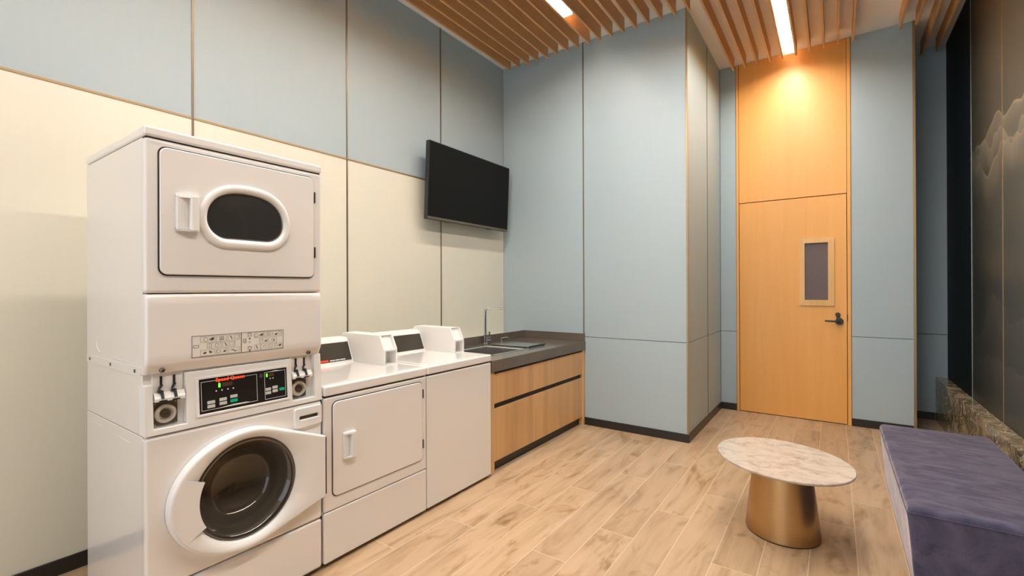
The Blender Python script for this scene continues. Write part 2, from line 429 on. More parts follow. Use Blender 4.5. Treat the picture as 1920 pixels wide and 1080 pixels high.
# rear wall behind the camera: unseen window opening, added and enlarged for cool fill light (x 0.3..4.1, z 0.1..3.9) with frame and mullions
mb = MB()
for r in ((0, 0.3, 0, ZC), (4.1, XR, 0, ZC), (0.3, 4.1, 0, 0.1), (0.3, 4.1, 3.9, ZC)): mb.box(r[0], r[1], YN - 0.1, YN, r[2], r[3])
struct(mb, 'wall_rear', 'wall_plain')
mb = MB()
for r in ((0.3, 0.35, 0.1, 3.9), (4.05, 4.1, 0.1, 3.9), (0.35, 4.05, 0.1, 0.15), (0.35, 4.05, 3.85, 3.9), (1.55, 1.59, 0.15, 3.85), (2.80, 2.84, 0.15, 3.85)): mb.box(r[0], r[1], YN - 0.08, YN - 0.02, r[2], r[3])
struct(mb, 'fill_window_1', 'black_plastic')

# metal trims in the panel joints
def trim(i, x0, x1, y0, y1, z0, z1, m='bronze_trim'):
    mb = MB(); mb.box(x0, x1, y0, y1, z0, z1); struct(mb, 'trim_%d' % i, m)
k = 1
trim(k, 0.0005, 0.004, YN, YB, ZP - 0.006, ZP + 0.006, 'brass_trim'); k += 1
for s in SEAM:
    trim(k, 0.0005, 0.005, s - 0.006, s + 0.006, 0, ZC); k += 1
trim(k, A1 - 0.006, A1 + 0.006, YB - 0.005, YB - 0.0005, 0, ZC); k += 1
trim(k, XP - 0.012, XP + 0.005, YB - 0.005, YB + 0.012, 0.075, ZC, 'brass_trim'); k += 1
trim(k, XP + 0.0005, XP + 0.003, 5.352, 5.358, 0, ZC, 'joint'); k += 1
trim(k, XW - 0.016, XW + 0.006, YD - 0.006, YD + 0.1, 0, ZC, 'brass_trim'); k += 1

def baseboard(name, x0, x1, y0, y1, h=0.08):
    mb = MB(); mb.box(x0, x1, y0, y1, 0, h, 0.001, 1); struct(mb, name, 'skirting')
baseboard('baseboard_left', 0.0005, 0.010, YN, YB - 0.011)
baseboard('baseboard_back', 0, XP + 0.0095, YB - 0.010, YB - 0.0005)
baseboard('baseboard_pillar', XP + 0.0005, XP + 0.010, YB, YD - 0.011)
baseboard('baseboard_door', XP, 2.317, YD - 0.010, YD - 0.0005)
baseboard('baseboard_door_right', 3.422, XW - 0.017, YD - 0.010, YD - 0.0005)
baseboard('baseboard_recess', XW, 4.18, YR - 0.010, YR - 0.0005)

# ------------------------------------------------------------------ door and tall wooden surround
dr = empty('door_1', (2.868, YD, 0)); dr['kind'] = 'structure'
mb = MB()
mb.box(2.319, 2.347, YD - 0.008, YD + 0.10, 0, ZC - 0.001, 0.002, 1)
mb.box(3.389, 3.421, YD - 0.008, YD + 0.10, 0, ZC - 0.001, 0.002, 1)
finish(mb, 'door_frame', 'door_wood', dr)
mb = MB(); mb.box(2.347, 3.389, YD + 0.07, YD + 0.10, 0, ZC - 0.001); finish(mb, 'door_stop', 'joint', dr)
mb = MB(); mb.box(2.350, 3.386, YD - 0.003, YD + 0.06, 2.463, ZC - 0.001, 0.0015, 1); finish(mb, 'transom_panel', 'door_wood', dr)
mb = MB()
# leaf with opening for vision panel
lx0, lx1, lz0, lz1 = 2.353, 3.383, 0.008, 2.455
for r in ((lx0, 2.99, lz0, lz1), (3.24, lx1, lz0, lz1), (2.99, 3.24, lz0, 1.30), (2.99, 3.24, 1.97, lz1)):
    mb.box(r[0], r[1], YD, YD + 0.045, r[2], r[3])
leaf = finish(mb, 'door_leaf', 'door_wood', dr)
fr = MB()
ox0, ox1, oz0, oz1 = 2.957, 3.276, 1.262, 2.003; ix0, ix1, iz0, iz1 = 3.007, 3.220, 1.324, 1.949
def mitre(a, bq, y0=YD - 0.020, y1=YD + 0.01):
    # quad frame piece from outer pts to inner pts
    lo = [Vector((p[0], y0 + (0.004 if k in (0, 1) else 0.0), p[1])) for k, p in enumerate(a)]
    hi = [Vector((p[0], y1, p[1])) for p in a]
    fr.loft([lo, hi], True, True, True)
O_ = [(ox0, oz0), (ox1, oz0), (ox1, oz1), (ox0, oz1)]; I_ = [(ix0, iz0), (ix1, iz0), (ix1, iz1), (ix0, iz1)]
for i in range(4):
    j = (i + 1) % 4
    mitre([O_[i], O_[j], I_[j], I_[i]], None)
finish(fr, 'vision_panel_frame', 'frame_wood', dr)
mb = MB(); mb.box(2.995, 3.235, YD + 0.006, YD + 0.014, 1.305, 1.965); finish(mb, 'vision_glass', 'frosted', dr)
mb = MB()
mb.lathe((3.318, YD, 1.098), 'y', [(0.0, -0.024), (0.030, -0.024), (0.036, -0.018), (0.036, 0.0)], 32)
mb.lathe((3.305, YD, 1.168), 'y', [(0.0, -0.020), (0.019, -0.020), (0.023, -0.015), (0.023, 0.0)], 24)
mb.box(3.292, 3.322, YD - 0.012, YD, 1.11, 1.16, 0.004)
hd = finish(mb, 'door_handle', 'black_plastic', dr)
mb = MB(); mb.tube([(3.318, YD - 0.02, 1.098), (3.318, YD - 0.055, 1.098), (3.30, YD - 0.062, 1.099), (3.19, YD - 0.06, 1.102)], [0.011, 0.011, 0.011, 0.009], 12); finish(mb, 'lever', 'black_plastic', hd)
mb = MB(); mb.box(3.386, 3.392, YD - 0.0095, YD, 1.10, 1.17); finish(mb, 'strike_plate', 'black_plastic', dr)

# ------------------------------------------------------------------ ceiling slats and linear lights
ORD = ['first', 'second', 'third', 'fourth', 'fifth', 'sixth', 'seventh', 'eighth', 'ninth', 'tenth', 'eleventh', 'twelfth', 'thirteenth', 'fourteenth', 'fifteenth', 'sixteenth', 'seventeenth']
ZSL = 3.965
proto = None
for k in range(33):
    if k in (27, 28): continue
    x0 = 0.222 + 0.1234 * k
    yend = 4.35 if k < 17 else (5.85 if k < 31 else 6.62)
    mb = MB(); mb.box(x0, x0 + 0.019, YN + 0.05, yend, ZSL, ZC, 0.0015, 1)
    o = finish(mb, 'ceiling_slat', 'slat_wood', loc=(x0, yend, ZSL))
    if k < 9: lab = 'wooden ceiling slat over the laundry machines, %s from the left wall' % ORD[k]
    elif k < 17: lab = 'wooden ceiling slat over the blue pillar, %s to the right of the left light strip' % ORD[k - 9]
    elif k < 22: lab = 'wooden ceiling slat left of the light strip over the door, %s from the pillar' % ORD[k - 17]
    elif k < 27: lab = 'wooden ceiling slat over the door, %s to the right of the light strip' % ORD[k - 22]
    elif k < 31: lab = 'wooden ceiling slat beyond the wide bare gap, %s after the gap' % ORD[k - 29]
    else: lab = 'long wooden ceiling slat running into the dark recess, %s' % ('nearer the door' if k == 31 else 'nearest the dark glass wall')
    tag(o, lab, 'ceiling slat', 'wooden ceiling slats')

def linear_light(x0, x1, y0, y1, label):
    t = empty('linear_light', ((x0 + x1) / 2, y1, 3.975)); tag(t, label, 'ceiling light', 'linear ceiling lights')
    xm = (x0 + x1) / 2
    mb = MB(); mb.box(xm - 0.014, xm + 0.014, y0, y1, 4.032, ZC - 0.001)
    mb.box(x0, x1, y0, y0 + 0.004, 3.968, 4.032); mb.box(x0, x1, y1 - 0.004, y1, 3.968, 4.032)
    finish(mb, 'housing', 'white_plastic', t)
    mb = MB(); mb.box(x0 + 0.003, x1 - 0.003, y0 + 0.004, y1 - 0.004, 3.988, 4.025); finish(mb, 'diffuser', 'lamp', t)
linear_light(1.2325, 1.318, -0.5, 3.79, 'glowing linear ceiling light between the slats above the laundry machines')
linear_light(2.846, 2.930, -0.6, 5.77, 'glowing linear ceiling light between the slats in front of the tall door')

# ------------------------------------------------------------------ marble ledge and mural glass
mb = MB()
for a, b in zip([YN, -1.0, 1.0, 2.9, 4.776, YR - 0.002], [-1.0, 1.0, 2.9, 4.776, YR - 0.002]):
    mb.box(4.183, XR - 0.0195, a + 0.0008, b - 0.0008, 0, 0.47, 0.0012, 1)
o = finish(mb, 'marble_ledge', 'brown_marble', loc=(4.24, 4, 0)); tag(o, 'low brown veined marble ledge along the dark glass wall behind the bench', 'ledge')
mlab = {0: 'near-black glass wall panel beside the recess, left of the mural', 1: 'dark mural glass panel with bluish fade and pale ridge lines, next to the black panel', 2: 'olive brown mural glass panel at the right edge of the photo'}
bounds = [(5.730, YR - 0.002), (4.80, 5.730), (3.87, 4.80), (2.94, 3.87), (2.01, 2.94), (1.08, 2.01), (-3.0, 1.08)]
for i, (a, b) in enumerate(bounds):
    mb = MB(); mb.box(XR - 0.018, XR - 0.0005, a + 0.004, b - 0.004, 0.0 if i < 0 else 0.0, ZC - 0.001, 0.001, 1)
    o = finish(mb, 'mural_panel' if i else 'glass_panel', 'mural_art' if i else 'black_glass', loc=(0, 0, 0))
    tag(o, mlab.get(i, 'olive brown mural glass panel nearer the camera, %s past the photo edge' % ORD[max(0, i - 3)]), 'wall panel', 'mural panels' if i else None)
    if i:
        mb = MB(); mb.box(XR - 0.021, XR - 0.0005, b - 0.004, b + 0.004, 0.471, ZC - 0.001); struct(mb, 'trim_%d' % (20 + i), 'steel_strip' if i == 1 else 'brass_trim')

# ------------------------------------------------------------------ stacked washer and dryer
XF, XBK = 1.09, 0.335
t = empty('stacked_laundry_tower', (0.71, 1.03, 0))
tag(t, 'tall white stacked dryer over front-loading washer with coin controls, nearest machine on the left', 'laundry machine')
Y0, Y1 = 0.654, 1.404
def shell(z0, z1, name, mat='enamel', yb0=Y0, yb1=Y1, front=1.060, th=0.018, top=True):
    mb = MB()
    mb.box(XBK, front, yb0, yb0 + th, z0, z1, 0.002, 1); mb.box(XBK, front, yb1 - th, yb1, z0, z1, 0.002, 1)
    mb.box(XBK, XBK + th, yb0 + th, yb1 - th, z0, z1)
    mb.box(XBK + th, front - 0.002, yb0 + th, yb1 - th, z0, z0 + th)
    if top: mb.box(XBK + th, front - 0.002, yb0 + th, yb1 - th, z1 - th, z1)
    return mb
# washer body
mb = shell(0.02, 0.884, 'washer_cabinet'); wc = finish(mb, 'washer_cabinet', 'enamel', t)
mb = MB(); mb.plate([rrect(Y0, Y1, 0.278, 0.883, 0.0125), circ(1.028, 0.572, 0.225)], 1.045, XF, 0.012); finish(mb, 'front_panel', 'enamel', t)
mb = MB(); mb.plate([rrect(Y0, Y1, 0.022, 0.272, 0.0125)], 1.045, XF, 0.012); finish(mb, 'kick_panel', 'enamel', t)
for yy in (Y0 + 0.05, Y1 - 0.05):
    for xx in (0.40, 1.0):
        mb = MB(); mb.lathe((xx, yy, 0), 'z', [(0.0, 0.0), (0.022, 0.0), (0.022, 0.008), (0.01, 0.012), (0.01, 0.02)], 14); finish(mb, 'foot', 'rubber', t)
# washer drum and gasket
mb = MB()
mb.lathe((0, 1.028, 0.572), 'x', [(0.0, 0.52), (0.08, 0.53), (0.235, 0.54), (0.25, 0.56), (0.25, 0.98), (0.20, 1.0)], 64)
for i in range(3):
    a = 0.5 + i * 2 * PI / 3
    mb.tube([(0.56, 1.028 + 0.232 * math.cos(a), 0.572 + 0.232 * math.sin(a)), (0.97, 1.028 + 0.232 * math.cos(a), 0.572 + 0.232 * math.sin(a))], 0.025, 10)
finish(mb, 'drum', 'drum_steel', t)
mb = MB(); mb.lathe((0, 1.028, 0.572), 'x', [(0.19, 1.0), (0.185, 1.02), (0.20, 1.045), (0.226, 1.055), (0.226, 1.07)], 64); finish(mb, 'gasket', 'rubber', t)
# washer door
cy, cz = 1.028, 0.572
def hull(pts):
    pts = sorted(set(pts)); lo = []; up = []
    for seq, h in ((pts, lo), (pts[::-1], up)):
        for p in seq:
            while len(h) > 1 and (h[-1][0] - h[-2][0]) * (p[1] - h[-2][1]) - (h[-1][1] - h[-2][1]) * (p[0] - h[-2][0]) <= 0: h.pop()
            h.append(p)
    return lo[:-1] + up[:-1]
pts = [(cy + (0.311 if math.cos(a) < 0 else 0.275) * math.cos(a), cz + 0.266 * math.sin(a)) for a in [2 * PI * i / 180 for i in range(180)]]
pts += [(1.402, 0.708), (1.402, 0.400)]
H_ = hull(pts)
def ray(a, poly, c):
    d = (math.cos(a), math.sin(a)); best = 0
    for i in range(len(poly)):
        p, q = poly[i], poly[(i + 1) % len(poly)]
        ex, ey = q[0] - p[0], q[1] - p[1]; den = d[0] * ey - d[1] * ex
        if abs(den) < 1e-12: continue
        px, py = p[0] - c[0], p[1] - c[1]
        tt = (px * ey - py * ex) / den; s = (px * d[1] - py * d[0]) / den
        if tt > 0 and -1e-6 <= s <= 1 + 1e-6: best = max(best, tt)
    return best
angs = sorted([2 * PI * i / 120 for i in range(120)] + [math.atan2(0.708 - cz, 1.402 - cy), 2 * PI + math.atan2(0.400 - cz, 1.402 - cy)])
outl = [ray(a, H_, (cy, cz)) for a in angs]
def dloop(fr_, x, inner=0.221, shrink=0.0):
    lp = []
    for a, ro in zip(angs, outl):
        ri = inner
        r = ri + (ro - shrink - ri) * fr_
        lp.append(Vector((x, cy + r * math.cos(a), cz + 1.0 * r * math.sin(a))))
    return lp
wd = MB()
wd.loft([dloop(1, 1.0915), dloop(1, 1.122), dloop(1, 1.130, shrink=0.004), dloop(1, 1.134, shrink=0.013), dloop(0.45, 1.131), dloop(0.12, 1.122), dloop(0.0, 1.112), dloop(-0.03, 1.095), dloop(-0.03, 1.07)], True)
wdo = finish(wd, 'washer_door', 'white_plastic', t, angle=40)
# grip patch on the left of the ring, overhanging the glass
gp = MB()
ga = [math.radians(154 + 55 * i / 16) for i in range(17)]
def gl(r_in_out, x):
    out = []
    for a in ga:
        ro = ray(a, H_, (cy, cz)); r = 0.204 if r_in_out == 0 else ro - 0.022
        out.append(Vector((x, cy + r * math.cos(a), cz + r * math.sin(a))))
    return out
gp.loft([gl(0, 1.100), gl(0, 1.128), gl(0, 1.132), gl(1, 1.1338), gl(1, 1.110)], False)
finish(gp, 'grip', 'white_plastic', wdo)
mb = MB(); mb.lathe((0, cy, cz), 'x', [(0.221, 1.098), (0.219, 1.109), (0.212, 1.113), (0.205, 1.110), (0.203, 1.098), (0.221, 1.098)], 72); finish(mb, 'glass_ring', 'dark_steel', wdo)
mb = MB(); mb.lathe((0, cy, cz), 'x', [(0.207, 1.108), (0.197, 1.100), (0.178, 1.07), (0.165, 1.02), (0.135, 0.985), (0.08, 0.965), (0.0, 0.960)], 72)
finish(mb, 'glass_bowl', 'washer_glass', wdo)
mb = MB(); mb.box(1.10, 1.128, 1.4025, 1.4055, 0.41, 0.70); finish(mb, 'hinge_strip', 'black_plastic', wdo)
# detergent drawer
mb = MB(); mb.plate([rrect(1.250, 1.396, 0.772, 0.871, 0.012), rrect(1.275, 1.378, 0.812, 0.830, 0.003)], XF - 0.002, 1.104, 0.004); dd = finish(mb, 'detergent_drawer', 'white_plastic', t)
mb = MB(); mb.box(1.0905, 1.0915, 1.272, 1.381, 0.809, 0.833); finish(mb, 'drawer_slot', 'print_brown', dd)
# control housing : recessed back, fascia pieces in front
ZL, ZH = 0.889, 1.128
mb = MB()
mb.box(XBK, 1.055, Y0 + 0.001, Y1 - 0.001, 0.886, ZH, 0.002, 1)
finish(mb, 'control_housing', 'enamel', t)
def lean(c):  # fascia leans back towards the top
    k = (c.z - ZL) / (ZH - ZL); return Vector((c.x - 0.016 * k, c.y, c.z))
fas = MB()
fas.plate([[(Y0, ZL), (Y1, ZL), (Y1, 1.126), (1.368, 1.126), (1.368, 0.912), (1.246, 0.912), (1.246, 1.118), (0.795, 1.118), (0.795, 0.912), (0.682, 0.912), (0.682, 1.085), (Y0, 1.085)]], 1.03, 1.094, 0.003, lean)
finish(fas, 'control_fascia', 'white_plastic', t)
def coin_unit(y0, y1):
    c = MB(); c.box(1.050, 1.062, y0, y1, 1.035, 1.126, 0.001, 1)           # back plate
    c.loft([[Vector((1.052, y, 1.045)), Vector((1.076, y, 1.052)), Vector((1.090, y, 1.030)), Vector((1.090, y, 1.018)), Vector((1.052, y, 1.014))] for y in (y0, y1)], True, True, True)
    u = finish(c, 'coin_slide', 'white_plastic', t, angle=15)
    w = y1 - y0
    for f in (0.27, 0.70):
        yc = y0 + w * f; s = MB()
        s.box(1.0625, 1.066, yc - 0.004, yc + 0.004, 1.078, 1.115)
        s.tube([(1.0655, yc + 0.003, 1.082), (1.068, yc - 0.006, 1.068), (1.078, yc - 0.009, 1.056)], 0.005, 8)
        s.lathe((1.076, yc - 0.006, 1.056), 'x', [(0.0, 0.008), (0.010, 0.006), (0.010, -0.005)], 14, 0.6)
        s.tube([(1.080, yc - 0.002, 1.055), (1.0925, yc - 0.002, 1.030)], (0.0055), 8)
        s.box(1.090, 1.093, yc - 0.014, yc + 0.012, 1.018, 1.0225)
        finish(s, 'coin_slot', 'black_plastic', u)
    l = MB(); l.box(1.0525, 1.060, y0 + 0.002, y1 - 0.018, 0.918, 1.012, 0.001, 1); lp = finish(l, 'lock_plate', 'dark_steel', t)
    yc, zc = (y0 + y1) / 2 - 0.010, 0.964
    l = MB(); l.lathe((0, yc, zc), 'x', [(0.037, 1.058), (0.037, 1.070), (0.033, 1.075), (0.026, 1.075), (0.023, 1.066), (0.0, 1.066)], 40); finish(l, 'lock_ring', 'satin', lp)
    l = MB(); l.lathe((0, yc, zc), 'x', [(0.019, 1.064), (0.017, 1.073), (0.008, 1.073), (0.006, 1.070), (0.0, 1.070)], 24); finish(l, 'lock_core', 'dark_steel', lp)
    for (yy, zz) in ((y0 + 0.008, 0.924), (y0 + 0.008, 1.006), (y1 - 0.025, 0.924), (y1 - 0.025, 1.006)):
        l = MB(); l.lathe((0, yy, zz), 'x', [(0.004, 1.0605), (0.003, 1.063), (0, 1.063)], 10); finish(l, 'screw', 'steel', lp)
coin_unit(0.686, 0.790); coin_unit(1.250, 1.352)
# keypad frame, keypad and its print
def kx(z, d=0.0): return 1.094 - 0.016 * (z - ZL) / (ZH - ZL) + d
def leanp(mb_fn, d):
    return lambda c: Vector((c.x - 0.016 * (c.z - ZL) / (ZH - ZL), c.y, c.z))
mb = MB(); mb.plate([rrect(0.829, 1.230, 0.926, 1.092, 0.004), rrect(0.840, 1.219, 0.936, 1.082, 0.002)], 1.0935, 1.099, 0.0015, lean); kb = finish(mb, 'keypad_bezel', 'white_plastic', t)
mb = MB(); mb.plate([rrect(0.838, 1.221, 0.934, 1.084, 0.002)], 1.0935, 1.0955, 0, lean); kp = finish(mb, 'keypad', 'keypad_black', t)
def line_rect(mb, y0, y1, z0, z1, w=0.0016, x=1.0956):
    for (a, b, c, d) in ((y0, y1, z0, z0 + w), (y0, y1, z1 - w, z1), (y0, y0 + w, z0, z1), (y1 - w, y1, z0, z1)):
        mb.plate([[(a, c), (b, c), (b, d), (a, d)]], x, x + 0.0006, 0, lean)
pl = MB()
line_rect(pl, 0.848, 1.078, 0.948, 1.070); line_rect(pl, 1.112, 1.212, 0.946, 1.072)
pl.plate([[(0.90, 0.9485), (0.975, 0.955), (1.03, 0.9535), (1.05, 0.9485)]], 1.0957, 1.0964, 0, lean)
pl.plate([[(1.125, 1.070), (1.165, 1.076), (1.20, 1.070)]], 1.0957, 1.0964, 0, lean)
for yy in (0.906, 0.929, 0.953, 0.975): pl.plate([circ(yy, 1.024, 0.0032, 10)], 1.0957, 1.0964, 0, lean)
for yy in (1.139, 1.152): pl.plate([circ(yy, 1.040, 0.003, 8)], 1.0957, 1.0964, 0, lean)
finish(pl, 'keypad_lines', 'print_white', kp)
text_obj('Speed Queen', 0.021, 'red_lettering', 'red_lit', kp, (kx(1.065, 0.0022), 0.905, 1.0635), width=0.118, bold=True)
mb = MB(); mb.plate([rrect(0.915, 0.923, 1.037, 1.055, 0.002)], 1.0957, 1.0964, 0, lean); finish(mb, 'green_display', 'lcd_green', kp); mb = MB(); mb.plate([rrect(1.120, 1.127, 1.049, 1.065, 0.002)], 1.0957, 1.0964, 0, lean); finish(mb, 'green_display', 'lcd_green', kp)
mb = MB(); mb.plate([rrect(0.930, 0.972, 1.038, 1.055, 0.002)], 1.0957, 1.0962, 0, lean); finish(mb, 'dark_display', 'lcd_dim', kp); mb = MB(); mb.plate([rrect(1.132, 1.158, 1.050, 1.064, 0.002)], 1.0957, 1.0962, 0, lean); finish(mb, 'dark_display', 'lcd_dim', kp)
for (yy, zz, mt) in ((0.885, 0.980, 'g'), (0.885, 0.963, 'g'), (0.932, 0.984, 'g'), (0.932, 0.967, 'g'), (0.976, 0.989, 'g'), (0.976, 0.970, 'n'),
                     (1.128, 0.992, 'g'), (1.128, 0.975, 'g'), (1.160, 0.996, 'g'), (1.160, 0.979, 'g'), (1.193, 0.982, 'n')):
    w = 0.015 if yy < 1.1 else 0.0125
    mb = MB(); mb.plate([rrect(yy - w, yy + w, zz - 0.0065, zz + 0.0065, 0.002)], 1.0957, 1.0975, 0.0004, lean)
    o = finish(mb, 'button', 'button_green' if mt == 'n' else 'button_grey', kp)
    if mt == 'n': o['label'] = 'green start button'
mb = MB(); mb.lathe((0, 1.096, 1.060), 'x', [(0.010, kx(1.06, 0.001)), (0.010, kx(1.06, 0.004)), (0.006, kx(1.06, 0.005)), (0.0, kx(1.06, 0.003))], 20); finish(mb, 'key_lock', 'dark_steel', kp)

# dryer body
ZD0, ZTOP = 1.128, 2.056
mb = shell(ZD0, ZTOP, 'dryer_cabinet', top=False)
finish(mb, 'dryer_cabinet', 'enamel', t)
mb = MB(); mb.box(XBK - 0.002, XF + 0.004, Y0 - 0.002, Y1 + 0.002, 2.060, 2.100, 0.010, 3); finish(mb, 'top_panel', 'enamel', t)
mb = MB(); mb.box(XBK + 0.01, XF - 0.006, Y0 + 0.006, Y1 - 0.006, 2.050, 2.062); finish(mb, 'top_joint', 'joint', t)
mb = MB(); mb.plate([rrect(Y0, Y1, 1.447, 2.055, 0.0125), rrect(0.715, 1.345, 1.54, 2.01, 0.03)], 1.045, XF, 0.012); finish(mb, 'front_panel', 'enamel', t)
# lower access panel bulging slightly, with a lip turned in at the bottom
lp_ = MB()
prof = [(1.0605, 1.128), (1.072, 1.128), (1.090, 1.160), (1.095, 1.175), (1.096, 1.20), (1.096, 1.40), (1.094, 1.425), (1.089, 1.438), (1.083, 1.443), (1.0605, 1.443)]
def inset(y, e): return y
lp_.loft([[Vector((x - min(e, max(0, x - 1.061)), y0_, z)) for x, z in prof] for y0_, e in ((Y0, 0.014), (Y0 + 0.003, 0.006), (Y0 + 0.008, 0.0015), (Y0 + 0.014, 0), (Y1 - 0.014, 0), (Y1 - 0.008, 0.0015), (Y1 - 0.003, 0.006), (Y1, 0.014))], True, True, True)
lap = finish(lp_, 'access_panel', 'enamel', t)
for yy in (0.712, 1.335):
    mb = MB(); mb.lathe((1.078, yy, 1.141), 'x', [(0.010, 0.0), (0.009, 0.010), (0.005, 0.014), (0.0, 0.014)], 16); finish(mb, 'screw', 'dark_steel', t)
# flange strip on the side with screws and pressed marks
mb = MB(); mb.box(XBK + 0.006, 1.045, Y0 - 0.003, Y0 + 0.002, 1.121, 1.156, 0.001, 1); finish(mb, 'side_flange', 'enamel', t)
for xx in (0.395, 0.693, 0.990):
    mb = MB(); mb.lathe((xx, Y0 - 0.003, 1.138), 'y', [(0.008, 0.0), (0.006, -0.003), (0.0, -0.003)], 12); finish(mb, 'screw', 'dark_steel', t)
for mk in ([(0.52, Y0, 1.29), (0.488, Y0, 1.26), (0.478, Y0, 1.225), (0.495, Y0, 1.195), (0.535, Y0, 1.178)], [(0.70, Y0, 1.167), (0.90, Y0, 1.167)], [(0.42, Y0, 0.845), (0.55, Y0, 0.845)], [(0.78, Y0, 0.842), (0.92, Y0, 0.838)]):
    mb = MB(); mb.tube(mk, 0.002, 6); finish(mb, 'pressed_mark', 'enamel', t)

def dshape(cy_, z0, z1, a, n=18):
    """window outline: arched top, flat bottom with rounded corners"""
    zm = z0 + (z1 - z0) * 0.40; rb = (zm - z0) * 0.98
    pts = []
    for i in range(2 * n + 1):
        an = PI * i / (2 * n); c_, s_ = math.cos(an), math.sin(an)
        pts.append((cy_ + a * math.copysign(abs(c_) ** 0.82, c_), zm + (z1 - zm) * abs(s_) ** 0.92))
    for i in range(1, n + 1):
        an = PI + PI / 2 * i / n; pts.append((cy_ - a + rb + rb * math.cos(an), z0 + rb + rb * math.sin(an)))
    for i in range(0, n):
        an = 1.5 * PI + PI / 2 * i / n; pts.append((cy_ + a - rb + rb * math.cos(an), z0 + rb + rb * math.sin(an)))
    return pts
def pull_handle(y0, y1, z0, z1, x, parent, mat='white_plastic'):
    """scooped pull: raised block, hollow open to the left of the right cheek"""
    h = MB(); d = 0.020; ym = y0 + (y1 - y0) * 0.48
    # frame rails top and bottom, right cheek, sloped scoop floor
    h.loft([[Vector((x, y, z1 - 0.012)), Vector((x + 0.006 + d * f, y, z1 - 0.012)), Vector((x + 0.004 + d * f, y, z1 - 0.001)), Vector((x, y, z1))] for y, f in ((y0, 0.0), (ym, 0.8), (y1 - 0.006, 1.0), (y1, 0.5))], True, True, True)
    h.loft([[Vector((x, y, z0)), Vector((x + 0.004 + d * f, y, z0 + 0.001)), Vector((x + 0.006 + d * f, y, z0 + 0.012)), Vector((x, y, z0 + 0.012))] for y, f in ((y0, 0.0), (ym, 0.8), (y1 - 0.006, 1.0), (y1, 0.5))], True, True, True)
    h.loft([[Vector((x + 0.0, y, z0 + 0.006)), Vector((x + xx, y, z0 + 0.006)), Vector((x + xx, y, z1 - 0.006)), Vector((x, y, z1 - 0.006))] for y, xx in ((ym + 0.008, 0.022), (ym + 0.012, 0.026), (y1 - 0.005, 0.026), (y1, 0.016))], True, True, True)
    h.loft([[Vector((x, y, z0 + 0.006)), Vector((x + xx, y, z0 + 0.006)), Vector((x + xx, y, z1 - 0.006)), Vector((x, y, z1 - 0.006))] for y, xx in ((y0, 0.005), (y0 + 0.004, 0.010), (ym - 0.010, 0.010), (ym + 0.008, 0.002))], True, True, True)
    return finish(h, 'handle', mat, parent, angle=40)
WINC = 1.030
glass_o = dshape(WINC, 1.682, 1.888, 0.163); ring_o = dshape(WINC + 0.001, 1.640, 1.925, 0.196)
mb = MB(); mb.plate([rrect(0.701, 1.357, 1.521, 2.026, 0.028), dshape(WINC, 1.675, 1.895, 0.170)], 1.088, 1.101, 0.004)
dd = finish(mb, 'dryer_door', 'enamel', t)
mb = MB(); mb.plate([rrect(0.696, 1.362, 1.516, 2.031, 0.031), rrect(0.72, 1.34, 1.54, 2.006, 0.03)], 1.086, 1.0912, 0); finish(mb, 'door_gasket', 'rubber', t)
mb = MB()
n_ = len(ring_o)
def ro(f, x):
    return [Vector((x, a[0] + (b[0] - a[0]) * f, a[1] + (b[1] - a[1]) * f)) for a, b in zip(glass_o, ring_o)]
mb.loft([ro(1.0, 1.100), ro(0.97, 1.108), ro(0.80, 1.113), ro(0.50, 1.114), ro(0.22, 1.112), ro(0.06, 1.104), ro(0.0, 1.090)], True)
finish(mb, 'window_ring', 'white_plastic', dd, angle=50)
mb = MB(); mb.loft([ro(0.05, 1.098), ro(-0.05, 1.100), ro(-0.10, 1.097)], True); finish(mb, 'window_bead', 'dark_steel', dd)
mb = MB(); mb.plate([ [(p[0], p[1]) for p in dshape(WINC, 1.68, 1.89, 0.165)] ], 1.092, 1.097, 0); finish(mb, 'window_glass', 'door_glass', dd)
pull_handle(0.753, 0.832, 1.697, 1.846, 1.101, dd)
for (a, b) in ((1.62, 1.675), (1.90, 1.955)):
    mb = MB(); mb.box(1.090, 1.1025, 1.358, 1.364, a, b); finish(mb, 'hinge', 'dark_steel', dd)
mb = MB(); mb.lathe((0, WINC, 1.775), 'x', [(0.0, 0.50), (0.25, 0.505), (0.285, 0.52), (0.285, 1.0), (0.23, 1.02), (0.23, 1.045)], 56)
for i in range(3):
    a = 0.9 + i * 2 * PI / 3
    mb.tube([(0.53, WINC + 0.262 * math.cos(a), 1.775 + 0.262 * math.sin(a)), (0.98, WINC + 0.262 * math.cos(a), 1.775 + 0.262 * math.sin(a))], 0.03, 10)
for r in (0.10, 0.17, 0.24): mb.lathe((0.51, WINC, 1.775), 'x', [(r, 0.0), (r + 0.006, 0.006), (r + 0.012, 0.0)], 56)
finish(mb, 'drum', 'drum_steel', t)
# instruction label with pictograms
lb = MB(); LX = 1.0963
lb.plate([rrect(0.810, 1.197, 1.178, 1.268, 0.001)], LX, LX + 0.0004, 0); lbo = finish(lb, 'instruction_label', 'label_face', t)
pr = MB()
def rct(y0, y1, z0, z1, w=0.0014, x=LX + 0.0004):
    for (a, b, c, d) in ((y0, y1, z0, z0 + w), (y0, y1, z1 - w, z1), (y0, y0 + w, z0, z1), (y1 - w, y1, z0, z1)):
        pr.plate([[(a, c), (b, c), (b, d), (a, d)]], x, x + 0.0004, 0)
def blob(poly): pr.plate([poly], LX + 0.0004, LX + 0.0008, 0)
def ringc(y, z, r, w=0.0012): pr.plate([circ(y, z, r, 16), circ(y, z, r - w, 16)], LX + 0.0004, LX + 0.0008, 0)
rct(0.810, 1.197, 1.178, 1.268, 0.002); rct(1.003, 1.006, 1.178, 1.268, 0.0016)
